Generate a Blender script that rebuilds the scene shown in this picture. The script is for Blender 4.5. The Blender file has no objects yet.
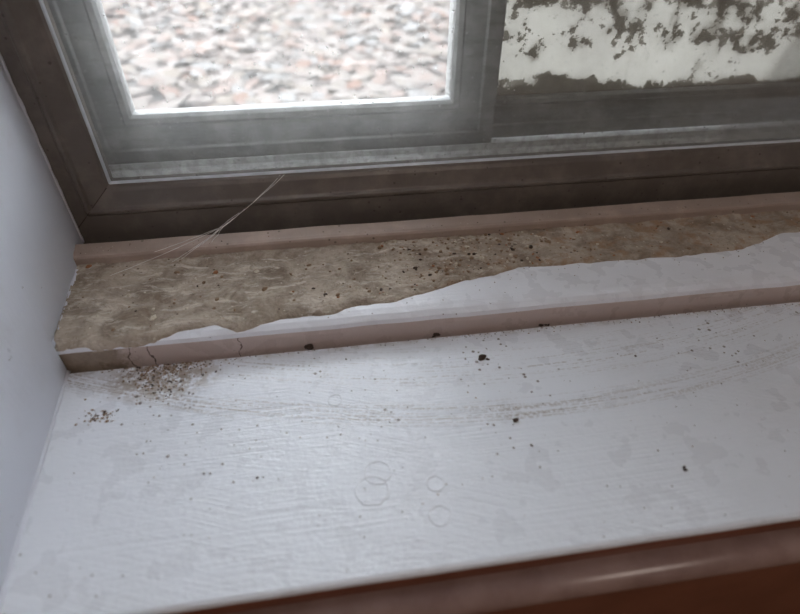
import bpy, bmesh, math, random
from mathutils import Vector, Matrix, noise
random.seed(7)
S=bpy.context.scene
S.view_settings.view_transform='Standard'
S.view_settings.exposure=0.0

# ---------------------------------------------------------------- node helpers
class M:
    def __init__(s,name):
        s.m=bpy.data.materials.new(name); s.m.use_nodes=True
        s.t=s.m.node_tree; s.t.nodes.clear()
        s.out=s.t.nodes.new('ShaderNodeOutputMaterial')
        s.tc=s.t.nodes.new('ShaderNodeTexCoord')
        s.P=s.tc.outputs['Object']
    def put(s,sock,v):
        if isinstance(v,bpy.types.NodeSocket): s.t.links.new(v,sock)
        elif v is not None: sock.default_value=v
    def noise(s,scale,detail=4,rough=.55,vec=None,dist=0):
        n=s.t.nodes.new('ShaderNodeTexNoise'); s.put(n.inputs['Vector'],vec or s.P)
        n.inputs['Scale'].default_value=scale; n.inputs['Detail'].default_value=detail
        n.inputs['Roughness'].default_value=rough; n.inputs['Distortion'].default_value=dist
        return n.outputs['Fac']
    def vor(s,scale,vec=None,feature='F1'):
        n=s.t.nodes.new('ShaderNodeTexVoronoi'); s.put(n.inputs['Vector'],vec or s.P)
        n.feature=feature; n.inputs['Scale'].default_value=scale
        return n.outputs['Distance'], (n.outputs['Color'] if 'Color' in n.outputs else None)
    def scale(s,v,xyz):
        n=s.t.nodes.new('ShaderNodeVectorMath'); n.operation='MULTIPLY'
        s.put(n.inputs[0],v); n.inputs[1].default_value=xyz; return n.outputs[0]
    def math(s,op,a,b=None,c=None,clamp=False):
        n=s.t.nodes.new('ShaderNodeMath'); n.operation=op; n.use_clamp=clamp
        s.put(n.inputs[0],a); s.put(n.inputs[1],b)
        if c is not None: s.put(n.inputs[2],c)
        return n.outputs[0]
    def step(s,v,lo,hi,o0=0,o1=1):
        n=s.t.nodes.new('ShaderNodeMapRange'); n.interpolation_type='SMOOTHSTEP'
        s.put(n.inputs['Value'],v); n.inputs['From Min'].default_value=lo; n.inputs['From Max'].default_value=hi
        n.inputs['To Min'].default_value=o0; n.inputs['To Max'].default_value=o1; return n.outputs[0]
    def mix(s,f,a,b):
        n=s.t.nodes.new('ShaderNodeMix'); n.data_type='RGBA'
        s.put(n.inputs[0],f)
        s.put(n.inputs[6],(*a,1) if isinstance(a,tuple) else a); s.put(n.inputs[7],(*b,1) if isinstance(b,tuple) else b)
        return n.outputs[2]
    def xyz(s,v=None):
        n=s.t.nodes.new('ShaderNodeSeparateXYZ'); s.put(n.inputs[0],v or s.P); return n.outputs
    def comb(s,x,y,z):
        n=s.t.nodes.new('ShaderNodeCombineXYZ'); s.put(n.inputs[0],x); s.put(n.inputs[1],y); s.put(n.inputs[2],z); return n.outputs[0]
    def bump(s,h,strength=.3,dist=.001,normal=None):
        n=s.t.nodes.new('ShaderNodeBump'); s.put(n.inputs['Height'],h); n.inputs['Strength'].default_value=strength
        n.inputs['Distance'].default_value=dist
        if normal: s.put(n.inputs['Normal'],normal)
        return n.outputs[0]
    def pbr(s,col,rough=.5,metal=0,normal=None,spec=.5,coat=0):
        n=s.t.nodes.new('ShaderNodeBsdfPrincipled')
        s.put(n.inputs['Base Color'],(*col,1) if isinstance(col,tuple) else col)
        s.put(n.inputs['Roughness'],rough); s.put(n.inputs['Metallic'],metal)
        n.inputs['Specular IOR Level'].default_value=spec; n.inputs['Coat Weight'].default_value=coat
        if normal: s.put(n.inputs['Normal'],normal)
        return n.outputs[0]
    def end(s,sh): s.t.links.new(sh,s.out.inputs[0]); return s.m

def paint_mat(name,base=(.80,.81,.84),brush=(40,900,40),rough=.38,grime=.3,speck=.5,left_dirt=False):
    m=M(name)
    b=m.noise(1,3,.6,m.scale(m.P,brush)); l=m.noise(60,3)
    fine=m.noise(700,2)
    d,c=m.vor(260); cx=m.xyz(c)
    dense=m.step(m.noise(14,3),.42,.62)
    rad=m.math('MULTIPLY',m.step(cx[0],.62,1.0),m.math('MULTIPLY',dense,.34*speck))
    sp=m.math('LESS_THAN',d,rad)
    d2,c2=m.vor(90); cx2=m.xyz(c2)
    sp2=m.math('LESS_THAN',d2,m.math('MULTIPLY',m.step(cx2[1],.8,1.0),.14*speck))
    spk=m.math('MAXIMUM',sp,sp2)
    g=m.math('MULTIPLY',m.step(m.noise(22,6,.65),.5,.78),grime)
    col=m.mix(g,base,(.42,.38,.35)); col=m.mix(m.math('MULTIPLY',spk,.85),col,(.09,.065,.05))
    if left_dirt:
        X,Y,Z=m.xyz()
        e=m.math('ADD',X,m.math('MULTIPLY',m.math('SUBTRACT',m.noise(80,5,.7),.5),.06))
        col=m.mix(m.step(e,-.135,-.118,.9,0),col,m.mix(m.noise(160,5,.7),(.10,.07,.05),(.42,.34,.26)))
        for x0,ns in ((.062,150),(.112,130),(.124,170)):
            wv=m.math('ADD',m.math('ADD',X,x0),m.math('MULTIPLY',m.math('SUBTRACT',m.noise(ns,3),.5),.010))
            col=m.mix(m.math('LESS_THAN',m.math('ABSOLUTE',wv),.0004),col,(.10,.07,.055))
    h=m.math('ADD',m.math('MULTIPLY',b,.7),m.math('ADD',l,m.math('MULTIPLY',fine,.35)))
    nrm=m.bump(h,.45,.0007)
    return m.end(m.pbr(col,m.step(l,.3,.7,rough-.06,rough+.1),0,nrm))

def sill_mat():
    m=M('sill_paint')
    X,Y,Z=m.xyz()
    dx=m.math('SUBTRACT',X,.11)
    f=m.math('MULTIPLY_ADD',m.math('MULTIPLY',dx,dx),.81,.168)
    v=m.math('SUBTRACT',Y,f)
    arc=m.comb(X,v,0)
    b=m.noise(1,4,.6,m.scale(arc,(14,850,1)))
    b2=m.noise(1,4,.6,m.scale(m.P,(12,600,1)),.3)
    rot=m.t.nodes.new('ShaderNodeVectorRotate'); rot.rotation_type='Z_AXIS'; rot.inputs['Angle'].default_value=.38; m.put(rot.inputs['Vector'],m.P)
    b3=m.noise(1,4,.6,m.scale(rot.outputs[0],(14,650,1)),.3)
    sel=m.step(m.noise(9,2),.46,.60)
    bb=m.math('ADD',m.math('MULTIPLY',b2,m.math('SUBTRACT',1,sel)),m.math('MULTIPLY',b3,sel))
    amt=m.step(m.noise(20,3),.35,.65,.4,1.25)
    bb=m.math('MULTIPLY',m.math('SUBTRACT',bb,.5),amt)
    l=m.noise(50,3); fine=m.noise(450,3)
    band=m.math('MULTIPLY',m.step(v,-.007,-.001),m.step(v,.004,.014,1,0))
    st=m.math('MULTIPLY',m.step(b,.46,.60),m.step(m.noise(500,2),.36,.58))
    swirl=m.math('MULTIPLY',m.math('MULTIPLY',band,st),m.step(X,.0,.25,.95,.5))
    band2=m.math('MULTIPLY',m.step(v,.015,.03),m.step(v,.03,.065,1,0))
    swirl2=m.math('MULTIPLY',m.math('MULTIPLY',band2,m.math('MULTIPLY',m.step(b,.50,.64),m.step(m.noise(420,2),.42,.6))),.7)
    sw=m.math('MAXIMUM',swirl,swirl2)
    ex=m.math('DIVIDE',m.math('ADD',X,.105),.036); ey=m.math('DIVIDE',m.math('SUBTRACT',Y,.225),.022)
    r=m.math('ADD',m.math('MULTIPLY',ex,ex),m.math('MULTIPLY',ey,ey))
    halo=m.math('MULTIPLY',m.step(r,.0,1.3,1,0),m.step(m.noise(190,6,.7),.38,.55))
    d,c=m.vor(330); cx=m.xyz(c)
    dense=m.math('MULTIPLY',m.step(m.noise(16,3),.38,.62),m.step(Y,.10,.22,.6,1.2))
    sp=m.math('LESS_THAN',d,m.math('MULTIPLY',m.step(cx[0],.68,1.0),m.math('MULTIPLY',dense,.32)))
    d2,c2=m.vor(110); cx2=m.xyz(c2)
    sp2=m.math('LESS_THAN',d2,m.math('MULTIPLY',m.step(cx2[1],.84,1.0),.09))
    spk=m.math('MAXIMUM',sp,sp2)
    g=m.math('MULTIPLY',m.step(m.noise(18,6,.65),.48,.8),.10)
    col=m.mix(g,(.765,.80,.865),(.5,.48,.48))
    col=m.mix(sw,col,(.36,.32,.30)); col=m.mix(m.math('MULTIPLY',halo,.85),col,(.27,.20,.14))
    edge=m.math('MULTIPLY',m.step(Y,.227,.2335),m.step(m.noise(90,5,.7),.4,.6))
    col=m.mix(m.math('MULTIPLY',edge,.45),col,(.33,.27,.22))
    col=m.mix(m.math('MULTIPLY',spk,.85),col,(.09,.065,.05))
    h=m.math('ADD',m.math('ADD',m.math('MULTIPLY',b,.4),m.math('MULTIPLY',bb,1.0)),m.math('ADD',m.math('MULTIPLY',l,1.3),m.math('MULTIPLY',fine,.45)))
    return m.end(m.pbr(col,m.step(l,.3,.7,.24,.38),0,m.bump(h,.6,.0009),.65))

def bronze_mat(name,base=(.17,.145,.13),dust=.5,metal=.25):
    m=M(name)
    n=m.noise(45,6,.65); s=m.noise(1,3,.6,m.scale(m.P,(18,300,300)))
    d,c=m.vor(260); cx=m.xyz(c)
    sp=m.math('LESS_THAN',d,m.math('MULTIPLY',m.step(cx[0],.8,1),.24))
    col=m.mix(m.math('MULTIPLY',m.step(n,.42,.75),dust),base,tuple(min(1,c*1.8) for c in base))
    col=m.mix(m.math('MULTIPLY',s,.25),col,tuple(c*.5 for c in base))
    col=m.mix(m.math('MULTIPLY',sp,.6),col,(.05,.04,.03))
    return m.end(m.pbr(col,m.step(n,.3,.7,.30,.48),metal,m.bump(n,.2,.0006)))

def sash_mat():
    m=M('sash_aluminium')
    n=m.noise(30,6,.65); s=m.noise(1,4,.65,m.scale(m.P,(30,200,200)))
    col=m.mix(m.step(n,.35,.7),(.18,.18,.175),(.31,.31,.30))
    col=m.mix(m.math('MULTIPLY',m.step(s,.5,.7),.45),col,(.12,.115,.10))
    return m.end(m.pbr(col,.5,.1,m.bump(n,.3,.001)))

def glass_mat(name,haze=.12,specks=1.0):
    m=M(name)
    X,Y,Z=m.xyz()
    n=m.noise(18,6,.65); f=m.noise(160,4,.7)
    low=m.step(Z,.05,.13,1,0)
    scr=m.step(m.noise(1,3,.6,m.scale(m.P,(260,1,40))),.62,.72)
    d,c=m.vor(330); cx=m.xyz(c)
    sp=m.math('LESS_THAN',d,m.math('MULTIPLY',m.step(cx[0],.80,1),.27*specks))
    h=m.math('ADD',m.math('MULTIPLY',m.step(n,.35,.75),haze),m.math('MULTIPLY',m.math('MULTIPLY',low,m.step(f,.4,.7)),haze*1.6))
    h=m.math('ADD',h,m.math('MULTIPLY',scr,haze*.5))
    h=m.math('ADD',h,haze*.5)
    h=m.math('MAXIMUM',h,m.math('MULTIPLY',sp,.5),clamp=True)
    tr=m.t.nodes.new('ShaderNodeBsdfTransparent'); tr.inputs[0].default_value=(.98,.98,.975,1)
    df=m.t.nodes.new('ShaderNodeBsdfDiffuse'); df.inputs[0].default_value=(.68,.675,.66,1)
    tl=m.t.nodes.new('ShaderNodeBsdfTranslucent'); tl.inputs[0].default_value=(.44,.435,.425,1)
    a=m.t.nodes.new('ShaderNodeMixShader'); a.inputs[0].default_value=.35
    m.t.links.new(df.outputs[0],a.inputs[1]); m.t.links.new(tl.outputs[0],a.inputs[2])
    b=m.t.nodes.new('ShaderNodeMixShader'); m.put(b.inputs[0],h)
    m.t.links.new(tr.outputs[0],b.inputs[1]); m.t.links.new(a.outputs[0],b.inputs[2])
    gl=m.t.nodes.new('ShaderNodeBsdfGlossy'); gl.inputs['Roughness'].default_value=.04
    fr=m.t.nodes.new('ShaderNodeFresnel'); fr.inputs[0].default_value=1.45
    c_=m.t.nodes.new('ShaderNodeMixShader'); m.put(c_.inputs[0],m.math('MULTIPLY',fr.outputs[0],.7))
    m.t.links.new(b.outputs[0],c_.inputs[1]); m.t.links.new(gl.outputs[0],c_.inputs[2])
    return m.end(c_.outputs[0])

def peeled_mat():
    m=M('peeling_white_paint')
    X,Y,Z=m.xyz()
    n=m.noise(50,8,.68,m.scale(m.P,(.9,1,1.1)),.25)
    n2=m.noise(190,5,.6)
    nn=m.math('ADD',m.math('MULTIPLY',n,.72),m.math('MULTIPLY',n2,.28))
    thr=m.math('SUBTRACT',m.step(Z,.104,.128,.62,.518),m.step(X,.2,.3,0,.022))
    hole=m.step(m.math('SUBTRACT',nn,thr),0,.008)
    zb=m.math('ADD',m.step(X,.17,.26,.098,.090),m.math('MULTIPLY',m.math('SUBTRACT',m.noise(38,7,.7),.38),.045))
    bot=m.math('LESS_THAN',Z,zb)
    mask=m.math('MAXIMUM',hole,bot)
    grime=m.step(m.noise(70,6,.7),.4,.75)
    wc=m.mix(m.math('MULTIPLY',grime,.35),(.42,.41,.385),(.32,.31,.28))
    dc=m.mix(m.noise(120,5,.7),(.055,.048,.04),(.19,.175,.15))
    col=m.mix(mask,wc,dc)
    df=m.pbr(col,.7)
    tl=m.t.nodes.new('ShaderNodeBsdfTranslucent'); m.put(tl.inputs[0],col)
    a=m.t.nodes.new('ShaderNodeMixShader'); a.inputs[0].default_value=.75
    m.t.links.new(df,a.inputs[1]); m.t.links.new(tl.outputs[0],a.inputs[2])
    return m.end(a.outputs[0])

def dirt_mat():
    m=M('dried_dirt')
    n=m.noise(38,9,.72,None,.4); f=m.noise(330,5,.7); st=m.noise(1,7,.75,m.scale(m.P,(45,120,45)),.8)
    big=m.noise(14,3)
    d,c=m.vor(380); cx=m.xyz(c)
    X,Y,Z=m.xyz()
    col=m.mix(m.step(n,.34,.62),(.25,.20,.155),(.50,.43,.355))
    pale=m.math('MULTIPLY',m.step(st,.48,.64),m.step(X,.06,.16,.85,.3))
    col=m.mix(pale,col,(.70,.64,.56))
    col=m.mix(m.math('MULTIPLY',m.step(f,.52,.68),.4),col,(.19,.14,.10))
    sp=m.math('LESS_THAN',d,m.math('MULTIPLY',m.step(cx[0],.86,1),.30))
    col=m.mix(sp,col,m.mix(m.step(cx[1],.45,.55),(.12,.08,.05),(.66,.6,.5)))
    col=m.mix(m.step(big,.5,.7,0,.4),col,(.26,.20,.15))
    rust=m.math('MULTIPLY',m.step(X,.02,.12),m.step(m.noise(60,6,.72),.48,.66))
    col=m.mix(m.math('MULTIPLY',rust,.7),col,(.34,.20,.11))
    h=m.math('ADD',m.math('MULTIPLY',n,1.4),m.math('MULTIPLY',f,.9))
    return m.end(m.pbr(col,.9,0,m.bump(h,.9,.0016),.15))

def simple(name,c1,c2,sc=40,rough=.6,bump=.2,bd=.001,spec=.5,metal=0,coat=0):
    m=M(name); n=m.noise(sc,5,.6)
    return m.end(m.pbr(m.mix(m.step(n,.3,.7),c1,c2),rough,metal,m.bump(n,bump,bd),spec,coat))

# ---------------------------------------------------------------- mesh helpers
def obj(name,bm,mat,parent=None,smooth=False):
    me=bpy.data.meshes.new(name); bmesh.ops.recalc_face_normals(bm,faces=bm.faces); bm.to_mesh(me); bm.free()
    if smooth:
        for p in me.polygons: p.use_smooth=True
    for mm in (mat if isinstance(mat,list) else [mat]): me.materials.append(mm)
    o=bpy.data.objects.new(name,me); S.collection.objects.link(o)
    if parent: o.parent=parent
    return o
def empty(name):
    e=bpy.data.objects.new(name,None); S.collection.objects.link(e); e.empty_display_size=.05; return e
def addbox(bm,x0,x1,y0,y1,z0,z1):
    r=bmesh.ops.create_cube(bm,size=1)
    for v in r['verts']:
        v.co=Vector(((x0+x1)/2+v.co.x*(x1-x0),(y0+y1)/2+v.co.y*(y1-y0),(z0+z1)/2+v.co.z*(z1-z0)))
def bevel(o,w=.001,seg=2):
    b=o.modifiers.new('bevel','BEVEL'); b.width=w; b.segments=seg; b.limit_method='ANGLE'; b.angle_limit=math.radians(35)
def box(name,a,mat,parent=None,bv=0):
    bm=bmesh.new(); addbox(bm,*a); o=obj(name,bm,mat,parent)
    if bv: bevel(o,bv)
    return o
def extrude_x(name,prof,x0,x1,mat,parent=None,nseg=1,wob=0,bv=0,smooth=False,mids=None):
    bm=bmesh.new(); rings=[]
    for i in range(nseg+1):
        x=x0+(x1-x0)*i/nseg
        rings.append([bm.verts.new((x,y+wob*noise.noise(Vector((x*35,y*20,z*20))),z+wob*noise.noise(Vector((x*30+9,y*20,z*20))))) for y,z in prof])
    n=len(prof)
    for i in range(nseg):
        for j in range(n):
            f=bm.faces.new((rings[i][j],rings[i][(j+1)%n],rings[i+1][(j+1)%n],rings[i+1][j]))
            if mids: f.material_index=mids.get(j,0)
    bm.faces.new(rings[0]); bm.faces.new(rings[-1])
    o=obj(name,bm,mat,parent,smooth)
    if bv: bevel(o,bv)
    return o
def ring(name,prof,xl,xr,zb,zt,mat,parent=None,bv=0):
    bm=bmesh.new(); cs=[]
    for k in range(4):
        row=[]
        for u,y in prof:
            x,z=[(xl+u,zb+u),(xr-u,zb+u),(xr-u,zt-u),(xl+u,zt-u)][k]
            row.append(bm.verts.new((x,y,z)))
        cs.append(row)
    n=len(prof)
    for k in range(4):
        a,b=cs[k],cs[(k+1)%4]
        for j in range(n): bm.faces.new((a[j],a[(j+1)%n],b[(j+1)%n],b[j]))
    o=obj(name,bm,mat,parent)
    if bv: bevel(o,bv)
    return o

# ---------------------------------------------------------------- materials
sillm=sill_mat()
jambm=paint_mat('jamb_paint',(.72,.74,.82),(300,300,60),.4,.18,.35)
ledgem=paint_mat('ledge_paint',(.78,.80,.86),(40,700,40),.28,.15,.5)
facem=paint_mat('ledge_face_shade_paint',(.55,.455,.425),(30,500,500),.3,.35,.4,True)  # same ledge paint, warm room-side shade put into its base colour
bronze=bronze_mat('bronze_frame',(.150,.128,.110),.6,.2)
lipm=bronze_mat('bronze_lip_room_tint',(.40,.315,.27),.35,.1)  # pink-brown reflection of the room put into the lip's base colour
dark=simple('dark_recess',(.02,.016,.013),(.07,.055,.045),80,.9)  # near-black colour for channel floor, sill gap and mitre seam
sash=sash_mat()
trackm=simple('weathered_track',(.36,.365,.355),(.58,.58,.57),35,.6)
gasket=simple('glazing_gasket',(.46,.50,.54),(.62,.65,.70),60,.4)
brown=simple('brown_trim_varnish',(.17,.058,.032),(.22,.080,.046),30,.38,.15)
bead=simple('pinkish_trim_bead',(.27,.175,.155),(.37,.255,.23),40,.26,.15)  # pinkish brown, paler than the apron
wallm=simple('plaster_wall',(.60,.56,.52),(.66,.62,.58),12,.8)
floorm=simple('wood_floor',(.22,.12,.07),(.33,.18,.11),6,.45)
ceilm=simple('ceiling_paint',(.7,.68,.65),(.75,.73,.7),10,.9)

# ---------------------------------------------------------------- room
RX0,RX1,RY0,RZ0,RZ1=-1.6,1.8,-2.4,-.85,1.65
WY0,WY1=.112,.42
OX0,OX1,OZ1=-.20,.66,1.15
bm=bmesh.new()
addbox(bm,RX0,OX0,WY0,WY1,RZ0,RZ1); addbox(bm,OX1,RX1,WY0,WY1,RZ0,RZ1)
addbox(bm,OX0,OX1,WY0,WY1,RZ0,-.03); addbox(bm,OX0,OX1,WY0,WY1,OZ1,RZ1)
obj('wall_back',bm,wallm)
box('wall_left',(RX0-.1,RX0,RY0,WY1,RZ0,RZ1),wallm)
box('wall_right',(RX1,RX1+.1,RY0,WY1,RZ0,RZ1),wallm)
box('wall_front',(RX0-.1,RX1+.1,RY0-.1,RY0,RZ0,RZ1),wallm)
box('floor',(RX0-.1,RX1+.1,RY0-.1,WY1,RZ0-.1,RZ0),floorm)
box('ceiling',(RX0-.1,RX1+.1,RY0-.1,WY1,RZ1,RZ1+.1),ceilm)

# ---------------------------------------------------------------- sill
SX0,SX1=-.26,.70
sill=empty('window_sill')
prof=[(.2336,-.022),(.2336,-.0010),(.2328,0)]+[(.2328-(.2328-.0965)*i/8,0) for i in range(1,9)]+[(.0950,-.0005),(.0942,-.0018),(.0938,-.0045),(.0940,-.0085),(.0955,-.0105),(.0955,-.022)]
np_=len(prof)
extrude_x('stool_board',prof,SX0,SX1,[sillm,brown],sill,60,.0002,mids={np_-5:1,np_-4:1,np_-3:1,np_-2:1})
lp=[(.2368,-.028),(.2368,.0085),(.2372,.0112),(.2384,.0135),(.2420,.0152),(.2470,.0160),(.317,.0160),(.317,-.028)]
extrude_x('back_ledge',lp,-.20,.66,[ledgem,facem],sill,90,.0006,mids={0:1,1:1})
box('gap_grime',(-.20,.66,.2330,.2372,-.02,-.0045),dark,sill)
ringm=paint_mat('paint_bubble_rim',(.75,.78,.83),(40,400,40),.35,.2,.3)
bm=bmesh.new()
for cx,cy,r in [(.0065,.1345,.0075),(.010,.1435,.0062),(.035,.118,.0048),(-.008,.1915,.0038),(.036,.134,.004)]:
    N=40; rr=[]
    for i in range(N):
        a=2*math.pi*i/N; R=r*(1+.08*noise.noise(Vector((math.cos(a)*2+cx*99,math.sin(a)*2,0)))); row=[]
        for dr,dz in [(-.00045,-.0003),(-.00015,.00030),(.00015,.00030),(.00045,-.0003)]:
            row.append(bm.verts.new((cx+(R+dr)*math.cos(a),cy+(R+dr)*math.sin(a),dz)))
        rr.append(row)
    for i in range(N):
        for k in range(3): bm.faces.new((rr[i][k],rr[i][k+1],rr[(i+1)%N][k+1],rr[(i+1)%N][k]))
obj('paint_rings',bm,ringm,sill,True)

tr=empty('trim_1')
pb=[]
for i in range(13):
    a=math.radians(100+ i*(170/12)); pb.append((.0915+.0080*math.cos(a),-.0195+.0070*math.sin(a)))
pb=[(.112,-.0125)]+pb+[(.112,-.0265)]
extrude_x('bead_moulding',pb,SX0,SX1,bead,tr,1,0,0,True)
extrude_x('apron_board',[(.112,-.0265),(.094,-.0265),(.092,-.030),(.092,-.200),(.096,-.206),(.112,-.206)],SX0+.02,SX1-.02,brown,tr,1,0,.001)

# ---------------------------------------------------------------- jambs
def prism(name,pts,z0,z1,mat,parent=None,bv=.0008,nz=1):
    bm=bmesh.new(); rs=[]
    for k in range(nz+1):
        z=z0+(z1-z0)*k/nz; rs.append([bm.verts.new((x,y,z)) for x,y in pts])
    n=len(pts)
    for k in range(nz):
        for j in range(n): bm.faces.new((rs[k][j],rs[k][(j+1)%n],rs[k+1][(j+1)%n],rs[k+1][j]))
    bm.faces.new(rs[0]); bm.faces.new(rs[-1]); o=obj(name,bm,mat,parent)
    if bv: bevel(o,bv)
    return o
tl=empty('trim_2')
prism('jamb_casing',[(-.1405,.088),(-.159,.2362),(-.163,.2366),(-.21,.2366),(-.21,.088)],.0002,OZ1,jambm,tl,.0015)
prism('jamb_stop',[(-.1625,.2367),(-.1765,.345),(-.21,.345),(-.21,.2367)],-.02,OZ1,jambm,tl,.0008)
def caulk(name,pts,r,mat,parent,seg=70):
    bm=bmesh.new(); rs=[]
    pts=[Vector(p) for p in pts]; L=[0]
    for a,b in zip(pts,pts[1:]): L.append(L[-1]+(b-a).length)
    for i in range(seg+1):
        t=L[-1]*i/seg; k=max(j for j in range(len(L)-1) if L[j]<=t+1e-9); u=(t-L[k])/(L[k+1]-L[k])
        p=pts[k].lerp(pts[k+1],min(u,1)); d=(pts[k+1]-pts[k]).normalized()
        s=Vector((0,0,1)) if abs(d.z)<.9 else Vector((1,0,0)); q=d.cross(s).normalized(); w=q.cross(d)
        R=r*(1+.7*noise.noise(p*160)+.4*noise.noise(p*500))
        rs.append([bm.verts.new(p+q*R*math.cos(a*math.pi/3)+w*R*math.sin(a*math.pi/3)) for a in range(6)])
    for a,b in zip(rs,rs[1:]):
        for j in range(6): bm.faces.new((a[j],a[(j+1)%6],b[(j+1)%6],b[j]))
    bm.faces.new(rs[0]); bm.faces.new(rs[-1])
    return obj(name,bm,mat,parent,True)
caulk('caulk_sill',[(-.1412,.094,0),(-.159,.2345,0)],.0013,jambm,tl,110)
caulk('caulk_ledge',[(-.1625,.238,.0165),(-.172,.316,.0168)],.0015,jambm,tl)
caulk('caulk_frame',[(-.1765,.3445,.02),(-.1765,.3445,.6)],.0010,jambm,tl,160)
bm=bmesh.new()
for y,z,r in [(.150,.045,.0013),(.120,.070,.0010),(.20,.05,.0008),(.17,.09,.0012),(.135,.02,.0008)]:
    res=bmesh.ops.create_icosphere(bm,subdivisions=3,radius=r)
    x=-.1405+(y-.088)*(-.0185/.1482)
    for v in res['verts']: v.co=Vector((x+v.co.x*.35,y+v.co.y,z+v.co.z*1.3))
obj('paint_drips',bm,jambm,tl,True)
trr=empty('trim_3')
prism('jamb_casing_opposite',[(.64,.088),(.64,.345),(.68,.345),(.68,.088)],.0002,OZ1,jambm,trr)
hd=empty('trim_4')
box('head_jamb',(-.21,.68,.088,.345,OZ1-.03,OZ1+.02),jambm,hd,.001)

# ---------------------------------------------------------------- window
win=empty('window_1')
XL,XR,ZB,ZT=-.181,.645,.026,1.13
fp=[(-.016,.3450),(.0140,.3450),(.0150,.3436),(.0175,.3436),(.0188,.3462),(.0285,.3498),(.0310,.3512),(.0322,.3530),(.0322,.3640),(-.016,.3640)]
ring('outer_frame',fp,XL,XR,ZB,ZT,bronze,win,.0005)
ring('gasket',[(.0318,.3532),(.0330,.3540),(.0335,.3556),(.0318,.3560)],XL,XR,ZB,ZT,gasket,win)
extrude_x('channel_lip',[(.3172,-.02),(.3172,.0235),(.3180,.0250),(.3200,.0258),(.3300,.0272),(.3318,.0262),(.3322,.0240),(.3322,-.02)],-.176,.645,lipm,win,60,.0006)
box('channel_floor',(-.176,.645,.3320,.3455,-.02,.0135),dark,win)
extrude_x('channel_rib',[(.3375,.0130),(.3375,.0215),(.3385,.0222),(.3395,.0215),(.3395,.0130)],-.176,.645,bronze,win)
bm=bmesh.new()
for (ua,ya),(ub,yb) in [((.0005,.3448),(.0139,.3448)),((.0152,.3434),(.0174,.3434)),((.0190,.3461),(.0285,.3496)),((.0285,.3496),(.0310,.3510))]:
    q=.00022
    vs=[bm.verts.new(c) for c in [(XL+ua-q,ya,ZB+ua+q),(XL+ua+q,ya,ZB+ua-q),(XL+ub+q,yb,ZB+ub-q),(XL+ub-q,yb,ZB+ub+q)]]
    bm.faces.new(vs)
obj('mitre_seam',bm,dark,win)
g1=glass_mat('inner_glass',.12)
box('inner_glass_pane',(XL+.030,XR-.030,.3556,.3572,ZB+.030,ZT-.030),g1,win)
extrude_x('track',[(.3642,.03),(.3642,.0560),(.3680,.0590),(.3700,.0575),(.3760,.0575),(.3765,.062),(.378,.062),(.3785,.0575),(.412,.0560),(.412,.03)],XL,XR,trackm,win,1,0,.0004)
box('side_track',(XL,-.160,.364,.412,.03,ZT),sash,win,.0008)
box('side_track_opposite',(XR-.02,XR,.364,.412,.03,ZT),sash,win,.0008)
box('head_track',(XL,XR,.364,.412,ZT-.03,ZT),sash,win,.0008)
def sashframe(name,xl,xr,zb,zt,y0,y1,w,wb,mat):
    pr=lambda W:[(0,y0),(W*.32,y0),(W*.36,y0+.0014),(W*.80,y0+.0014),(W*.84,y0),(W*.95,y0+.0004),(W,y0+.003),(W,y1),(0,y1)]
    bm=bmesh.new(); cs=[]
    ps,pb=pr(w),pr(wb)
    for k in range(4):
        row=[]
        for (u,y),(ub,_) in zip(ps,pb):
            x,z=[(xl+u,zb+ub),(xr-u,zb+ub),(xr-u,zt-u),(xl+u,zt-u)][k]; row.append(bm.verts.new((x,y,z)))
        cs.append(row)
    for k in range(4):
        a,b=cs[k],cs[(k+1)%4]
        for j in range(len(ps)): bm.faces.new((a[j],a[(j+1)%len(ps)],b[(j+1)%len(ps)],b[j]))
    o=obj(name,bm,mat,win); bevel(o,.0005); return o
sashframe('left_sash',-.163,.126,.0585,1.10,.3795,.3930,.0335,.0355,sash)
sashframe('right_sash',.094,.626,.0585,1.10,.3945,.4080,.0300,.0310,sash)
g2=glass_mat('sash_glass',.09,.6)
box('left_sash_glass',(-.131,.094,.3870,.3890,.092,1.07),g2,win)
box('right_sash_painted_glass',(.123,.597,.4000,.4020,.088,1.07),peeled_mat(),win)

# ---------------------------------------------------------------- dirt layer on ledge
bx=[(-.18,.2374),(-.12,.2374),(-.108,.2385),(-.092,.2430),(-.075,.2440),(-.062,.2395),(-.050,.2420),(.005,.248),(.03,.252),(.0566,.258),(.09,.268),(.1215,.2756),(.178,.2745),(.22,.2735),(.251,.2727),(.285,.276),(.3245,.289),(.36,.296),(.42,.290),(.66,.280)]
def bnd(x):
    for (a,ya),(b,yb) in zip(bx,bx[1:]):
        if a<=x<=b: return ya+(yb-ya)*(x-a)/(b-a)
    return bx[-1][1]
lpp=[(.2368,.0085),(.2372,.0112),(.2384,.0135),(.2420,.0152),(.2470,.0160),(.33,.0160)]
def ledge_z(y):
    for (a,za),(b,zb) in zip(lpp,lpp[1:]):
        if a<=y<=b: return za+(zb-za)*(y-a)/(b-a)
    return .016
def dirt_h(x,y,t):
    n=noise.fractal(Vector((x*60,y*90,0)),.8,2,5); f=noise.noise(Vector((x*420,y*420,3)))
    e=min(1,t/.06)
    return ledge_z(y)+.0005+e*(.0014+.0013*n+.0004*f)+.0012*max(0,(t-.85)/.15)
NX,NT=900,70
bm=bmesh.new(); rows=[]
for i in range(NX+1):
    x=-.172+(.63+.172)*i/NX
    y0=bnd(x)+.0028*noise.fractal(Vector((x*45,0,0)),1.1,2,4)
    y0=max(y0,.2372); row=[]
    for j in range(NT+1):
        t=j/NT; y=y0+(.3176-y0)*t
        z=dirt_h(x,y,t) if j else ledge_z(y)-.0006
        row.append(bm.verts.new((max(x,-.1615-(y-.2367)*.1385),y,z)))
    rows.append(row)
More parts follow.
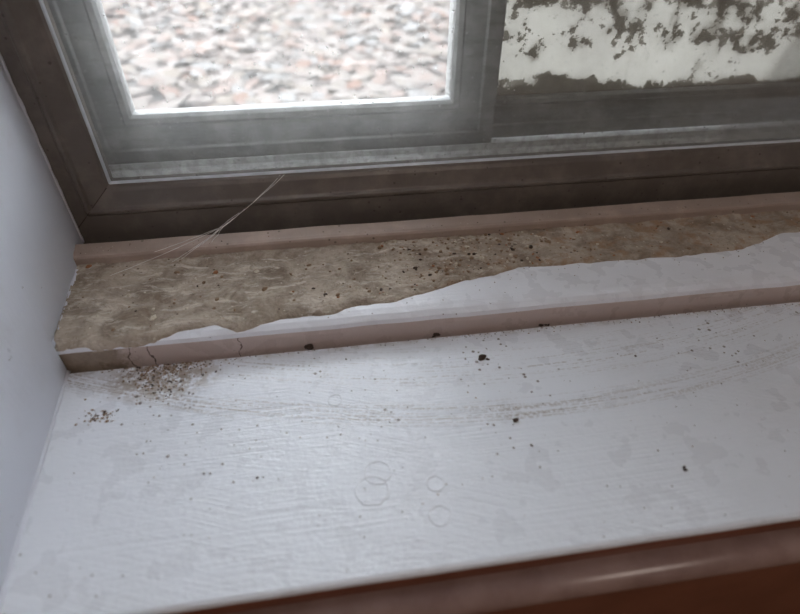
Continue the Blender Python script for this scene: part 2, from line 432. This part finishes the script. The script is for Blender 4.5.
for a,b in zip(rows,rows[1:]):
    for j in range(NT): bm.faces.new((a[j],b[j],b[j+1],a[j+1]))
dirt=obj('dirt_layer',bm,dirt_mat(),None,True)

# ---------------------------------------------------------------- crumbs
def crumb(bm,x,y,z,r,mi):
    res=bmesh.ops.create_icosphere(bm,subdivisions=1 if r<.0013 else 2,radius=r)
    sx,sy,sz=random.uniform(.7,1.4),random.uniform(.6,1.1),random.uniform(.4,.8); a=random.uniform(0,3.14)
    off=Vector((random.random()*50,random.random()*50,0))
    for v in res['verts']:
        c=v.co*(1+.45*noise.noise(v.co/r*1.1+off)); c=Vector((c.x*sx,c.y*sy,c.z*sz))
        v.co=Vector((x+c.x*math.cos(a)-c.y*math.sin(a),y+c.x*math.sin(a)+c.y*math.cos(a),z+c.z+r*sz*.5))
    fs=set(f for v in res['verts'] for f in v.link_faces)
    for f in fs: f.material_index=mi
cm=[simple('crumb_dark',(.035,.025,.02),(.09,.06,.045),900,.9),simple('crumb_brown',(.20,.13,.08),(.33,.23,.15),900,.9),
    simple('crumb_pale',(.50,.44,.34),(.68,.62,.52),900,.9),simple('crumb_rust',(.30,.13,.06),(.38,.18,.09),900,.9)]
bm=bmesh.new()
for x,y,r in [(.0795,.2113,.0025),(.0825,.2100,.0013),(.0782,.2105,.0014),(.0847,.164,.0014),(.156,.124,.0013),(.1565,.1255,.0009),(-.072,.155,.0008),(-.069,.1545,.0006),(-.0465,.149,.0008),(-.044,.149,.0006),(.088,.148,.0007),(.0,.222,.0006),(.17,.20,.0008)]:
    crumb(bm,x,y,-.0002,r,0)
for x,rr in ((-.021,.0021),(.055,.0018),(.125,.0013)):
    for k in range(5): crumb(bm,x+random.gauss(0,.0014),.2348+random.gauss(0,.0006),-.0008+k*.0003,random.uniform(.5,1)*rr,0)
for k in range(420):
    crumb(bm,random.gauss(-.103,.012),min(.2325,random.gauss(.228,.006)),-.0001,random.uniform(.0002,.0007),random.choice([0,1,1,1]))
for k in range(150):
    crumb(bm,random.gauss(-.1035,.008),random.gauss(.2147,.005),-.0001,random.uniform(.0002,.0007),random.choice([0,1,1]))
for k in range(80):
    crumb(bm,random.gauss(-.131,.0045),random.gauss(.198,.0024),-.0001,random.uniform(.0002,.0008),random.choice([0,1,1]))
for k in range(460):
    x=random.uniform(-.135,.32); y=.0975+.135*random.random()**.75
    crumb(bm,x,y,-.0001,.00014+.00036*random.random()**4,random.choice([0,0,1]))
for k in range(260):
    crumb(bm,random.uniform(-.14,.4),.2328-abs(random.gauss(0,.002)),-.0001,random.uniform(.0002,.0005),random.choice([0,0,1]))
obj('dirt_crumbs',bm,cm,None,True)
bm=bmesh.new()
for k in range(1300):
    x=random.uniform(-.165,.42)
    if random.random()<.6: x=random.gauss(.09,.04)
    y0=max(bnd(x)+.002,.24); t=random.random()**1.2; y=y0+(.3165-y0)*t
    xm=-.158-(y-.2367)*.1385
    if x<xm: continue
    mi=random.choices([0,1,2,3],[1.3,5,3.5,1.0])[0]
    crumb(bm,x,y,dirt_h(x,y,t)-.0003,.00025+.0012*random.random()**3,mi)
for k in range(16):
    x=random.choice([random.gauss(.10,.03),random.gauss(-.09,.03)]); y0=max(bnd(x)+.004,.243); t=random.uniform(.1,.85); y=y0+(.3165-y0)*t
    crumb(bm,x,y,dirt_h(x,y,t)-.0006,random.uniform(.0014,.0024),random.choice([1,2,2]))
for k in range(70):
    x=random.uniform(-.1,.42); y=bnd(x)-abs(random.gauss(0,.006))
    if y<.243: continue
    crumb(bm,x,y,ledge_z(y),random.uniform(.0002,.0005),random.choice([0,1,1]))
for k in range(160):
    x=random.uniform(-.17,.42); crumb(bm,x,random.uniform(.319,.331),.0262,random.uniform(.0002,.0005),random.choice([0,1,2]))
obj('soil_grains',bm,cm,dirt,True)

# ---------------------------------------------------------------- cobweb
cu=bpy.data.curves.new('cobweb','CURVE'); cu.dimensions='3D'; cu.bevel_depth=.00014; cu.bevel_resolution=1
def strand(p,q,sag,n=14):
    p=Vector(p); q=Vector(q)
    s=cu.splines.new('POLY'); s.points.add(n)
    for i in range(n+1):
        t=i/n; c=p.lerp(q,t); c.z-=sag*4*t*(1-t); c+=Vector((noise.noise(Vector((t*4,p.x*90,q.x*90))),noise.noise(Vector((t*4,p.x*80,3))),0))*.0008
        s.points[i].co=(*c,1)
A=(-.031,.3522,.0580); K=(-.074,.3275,.0350)
strand(A,K,.001); strand((-.034,.3521,.0578),K,.0018)
strand(K,(-.104,.3130,.0200),0); strand(K,(-.110,.310,.0200),.0005); strand(K,(-.146,.300,.0200),.001)
strand((-.068,.331,.038),(-.090,.3185,.0268),0); strand(K,(-.084,.3200,.0270),0); strand((-.079,.326,.034),(-.120,.315,.0262),.0005)
strand((-.060,.3355,.0425),(-.078,.3260,.034),.0012); strand((-.064,.333,.041),(-.082,.324,.031),-.0008)
wm=M('cobweb_silk'); cu.materials.append(wm.end(wm.pbr((.85,.84,.82),.5)))
S.collection.objects.link(bpy.data.objects.new('cobweb',cu))

# ---------------------------------------------------------------- outside
GZ=-.47
m=M('garden_soil'); n=m.noise(9,6,.6)
box('ground',(-8,8,WY1,14,GZ-.1,GZ),m.end(m.pbr(m.mix(m.step(n,.35,.65),(.105,.080,.068),(.14,.112,.10)),.9,0,m.bump(n,.5,.02))))
k_=.142
sc=lambda c:(c[0]*k_,c[1]*k_*.955,c[2]*k_*.91)
lm=[simple(nm,sc(a),sc(b),30,.9,.1,.001,.1) for nm,a,b in [('leaf_pale',(.82,.75,.71),(.92,.84,.80)),('leaf_pink',(.80,.60,.54),(.87,.70,.64)),
    ('leaf_tan',(.76,.65,.57),(.86,.77,.69)),('leaf_grey',(.80,.79,.80),(1.0,.99,1.0)),('leaf_rust',(.68,.43,.35),(.76,.51,.43))]]
bm=bmesh.new()
for k in range(9000):
    x=random.uniform(-2.4,2.6); y=random.uniform(.6,6.5); L=random.uniform(.028,.055); W=L*random.uniform(.55,.85); a=random.uniform(0,6.28)
    R=Matrix.Rotation(a,3,'Z')@Matrix.Rotation(random.gauss(0,.18),3,'X')@Matrix.Rotation(random.gauss(0,.18),3,'Y'); cup=random.uniform(-.25,.3)
    pts=[(-1,0),(-.5,.75),(.1,1),(.65,.6),(1.1,0),(.65,-.6),(.1,-1),(-.5,-.75)]
    c=Vector((x,y,GZ+random.uniform(.012,.030)))
    vs=[bm.verts.new(c+R@Vector((p*L,q*W,cup*(p*p+q*q)*L*.5))) for p,q in pts]; cv=bm.verts.new(c)
    mi=random.choices(range(5),[5,2.8,3,2.6,1.2])[0]
    for j in range(8):
        f=bm.faces.new((vs[j],vs[(j+1)%8],cv)); f.material_index=mi
obj('leaf_litter',bm,lm)

# ---------------------------------------------------------------- light
w=bpy.data.worlds.new('overcast_sky'); S.world=w; w.use_nodes=True
nt=w.node_tree; bg=nt.nodes['Background']
tc=nt.nodes.new('ShaderNodeTexCoord'); sp=nt.nodes.new('ShaderNodeSeparateXYZ'); cr=nt.nodes.new('ShaderNodeValToRGB')
nt.links.new(tc.outputs['Generated'],sp.inputs[0]); nt.links.new(sp.outputs[2],cr.inputs[0]); nt.links.new(cr.outputs[0],bg.inputs[0])
cr.color_ramp.elements[0].position=0; cr.color_ramp.elements[0].color=(.86,.91,.97,1)
cr.color_ramp.elements[1].position=.8; cr.color_ramp.elements[1].color=(.83,.91,1.0,1)
bg.inputs[1].default_value=13.0

fill=bpy.data.lights.new('room_fill_light','AREA'); fill.shape='DISK'; fill.size=.7; fill.energy=9; fill.color=(1,.87,.78)  # warm fill light added to brighten room-facing step faces, no fixture modelled
lo=bpy.data.objects.new('room_fill_light',fill); lo.location=(.2,-1.1,RZ1-.03); S.collection.objects.link(lo)

# ---------------------------------------------------------------- camera
cd=bpy.data.cameras.new('camera'); cam=bpy.data.objects.new('camera',cd); S.collection.objects.link(cam); S.camera=cam
f=525
fwd=Vector((.1105,.765,-.634)).normalized(); right=Vector((.990,-.143,0)); right=(right-fwd*right.dot(fwd)).normalized(); up=right.cross(fwd)
mt=Matrix((right,up,-fwd)).transposed().to_4x4(); mt.translation=Vector((0,0,.22)); cam.matrix_world=mt
cd.sensor_width=36; cd.lens=f/800*36; cd.clip_start=.01
cd.dof.use_dof=True; cd.dof.focus_distance=.36; cd.dof.aperture_fstop=5.6
print('done')
